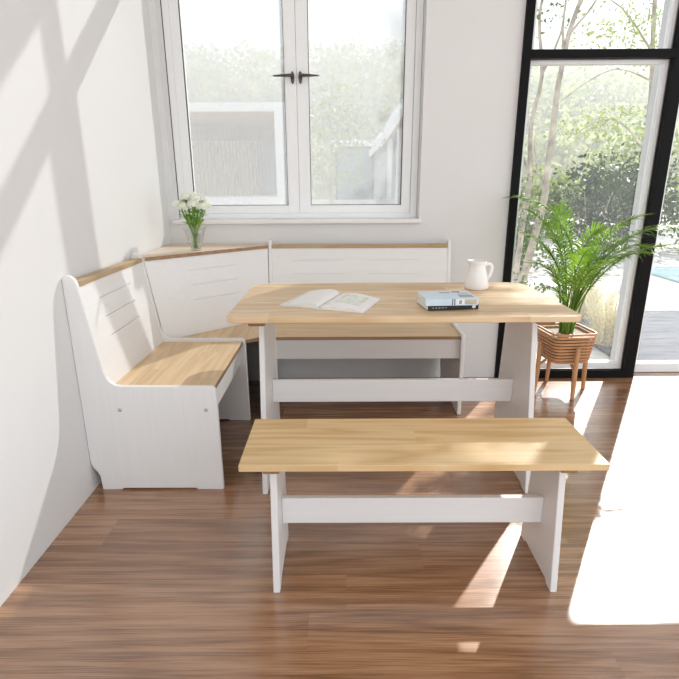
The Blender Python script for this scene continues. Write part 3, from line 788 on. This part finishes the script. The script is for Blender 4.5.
for i in range(52):
    MB().box(-8.4+i*.128, -8.4+i*.128+.026, 18.70, 18.74, .83, 2.70).build('screen_bar', 'battens', g)

g = thing('annex', (1.6, 17, GZ), 'white house annex with deep eaves seen through the right window pane', 'building')
MB().box(1.18, 3.4, 14.0, 22.5, GZ-.02, 2.35).build('wall', 'shaded_render', g)
MB().prism([(.98, 2.26), (2.2, 4.05), (3.42, 2.26), (3.42, 2.06), (2.2, 3.80), (.98, 2.05)], 12.0, 22.8, 1).build('roof', 'render', g)
MB().prism([(1.02, 2.088), (2.2, 3.78), (3.38, 2.088), (3.38, 2.05), (2.2, 3.73), (1.02, 2.05)], 12.03, 13.99, 1).build('soffit', 'soffit', g)
MB().prism([(1.19, 2.3505), (3.39, 2.3505), (2.2, 3.70)], 14.0, 14.1, 1).build('gable', 'shaded_render', g)
for x in (1.05, 1.24, 1.43): MB().box(x, x+.10, 12.15, 12.27, GZ-.02, 2.12+(x-1.05)*1.2).build('post', 'render', g)
gl = MB().box(-.12, 1.17, 19.0, 19.06, .3, 2.35).build('glazing', 'houseglass', g)
frame_boxes(MB(), -.16, 1.17, .25, 2.42, .07, 18.95, 19.10).build('glazing_frame', 'darkframe', g)
MB().box(-.3, 1.17, 18.9, 22.4, 2.43, 2.62).build('link_roof', 'render', g)
MB().box(-.3, 1.17, 18.9, 22.4, GZ-.02, .24).build('link_base', 'render', g)

# low pale garden wall under the sight line of the window
struct('garden_wall', MB().box(-1.2, 1.25, 11.4, 11.6, GZ-.02, .86), 'coping')
slender_tree((-.17, 10.6, GZ), 'young tree with a thin white trunk seen through the right window pane', [(-.19, 10.6, GZ-.02), (-.19, 10.6, 1.2), (-.17, 10.6, 2.4), (-.12, 10.6, 3.2)], .028,
    [([(-.18, 10.6, 1.5), (.15, 10.6, 1.9), (.35, 10.6, 2.4)], .012), ([(-.17, 10.6, 1.3), (-.5, 10.6, 1.7), (-.6, 10.6, 2.1)], .012)],
    [((-.30, 10.6, 1.55), .75, .6, .6, 420), ((.15, 10.6, 2.05), .8, .6, .6, 420), ((-.2, 10.6, 2.5), .7, .6, .5, 260), ((.3, 10.6, 1.3), .4, .4, .35, 130)], 'pale_leaf', .10,
    group='young trees beyond the window')

# ---- morning haze lying over the garden and the valley ------------------------------
def haze_mat():
    t = NT('valley_haze'); vs = t.n('ShaderNodeVolumeScatter'); vs.inputs['Color'].default_value = (1, 1, 1, 1)
    vs.inputs['Density'].default_value = .016; vs.inputs['Anisotropy'].default_value = 0.0
    t.l(vs.outputs[0], t.out.inputs['Volume']); return t.m
M['haze'] = haze_mat()
tag(MB().box(-70, 90, 11.8, 90, GZ-.5, 22).build('haze', 'haze'), 'thin white haze lying over the distant wooded hillside', 'haze', kind='stuff')

# ------------------------------------------------------------------ light
sun = bpy.data.lights.new('sun', 'SUN'); sun.energy = 15.0; sun.angle = math.radians(.8); sun.color = (1.0, .972, .94)
so = bpy.data.objects.new('sun', sun); COL.objects.link(so)
so.rotation_euler = Vector((-.630, -1.0, -.855)).to_track_quat('-Z', 'Y').to_euler()
wd = bpy.data.worlds.new('sky'); SC.world = wd; wd.use_nodes = True; nt = wd.node_tree; nt.nodes.clear()
tc = nt.nodes.new('ShaderNodeTexCoord'); sx = nt.nodes.new('ShaderNodeSeparateXYZ'); rp = nt.nodes.new('ShaderNodeValToRGB')
bg = nt.nodes.new('ShaderNodeBackground'); wo = nt.nodes.new('ShaderNodeOutputWorld')
nt.links.new(tc.outputs['Generated'], sx.inputs[0]); nt.links.new(sx.outputs[2], rp.inputs[0])
rp.color_ramp.elements[0].position = 0; rp.color_ramp.elements[0].color = (.93, .965, 1.0, 1)
rp.color_ramp.elements[1].position = .8; rp.color_ramp.elements[1].color = (.80, .90, 1.0, 1)
nt.links.new(rp.outputs[0], bg.inputs[0]); bg.inputs[1].default_value = 1.58; nt.links.new(bg.outputs[0], wo.inputs[0])

# ------------------------------------------------------------------ camera
cam = bpy.data.cameras.new('camera'); co = bpy.data.objects.new('camera', cam); COL.objects.link(co)
cam.sensor_width = 36; cam.lens = 519.166/679*36; cam.clip_start = .05; cam.clip_end = 400
pitch, yaw, roll = .2904, -.0030, -.0049
co.matrix_world = Matrix.Translation((0, 0, 1.18)) @ Matrix.Rotation(-yaw, 4, 'Z') @ Matrix.Rotation(PI/2-pitch, 4, 'X') @ Matrix.Rotation(roll, 4, 'Z')
SC.camera = co
vs2 = SC.view_settings; vs2.view_transform = 'Standard'; vs2.look = 'None'; vs2.exposure = 0.25; vs2.gamma = 1.0; vs2.use_curve_mapping = False
SC.cycles.max_bounces = 10; SC.cycles.diffuse_bounces = 6; SC.cycles.transparent_max_bounces = 24
SC.cycles.sample_clamp_indirect = 8
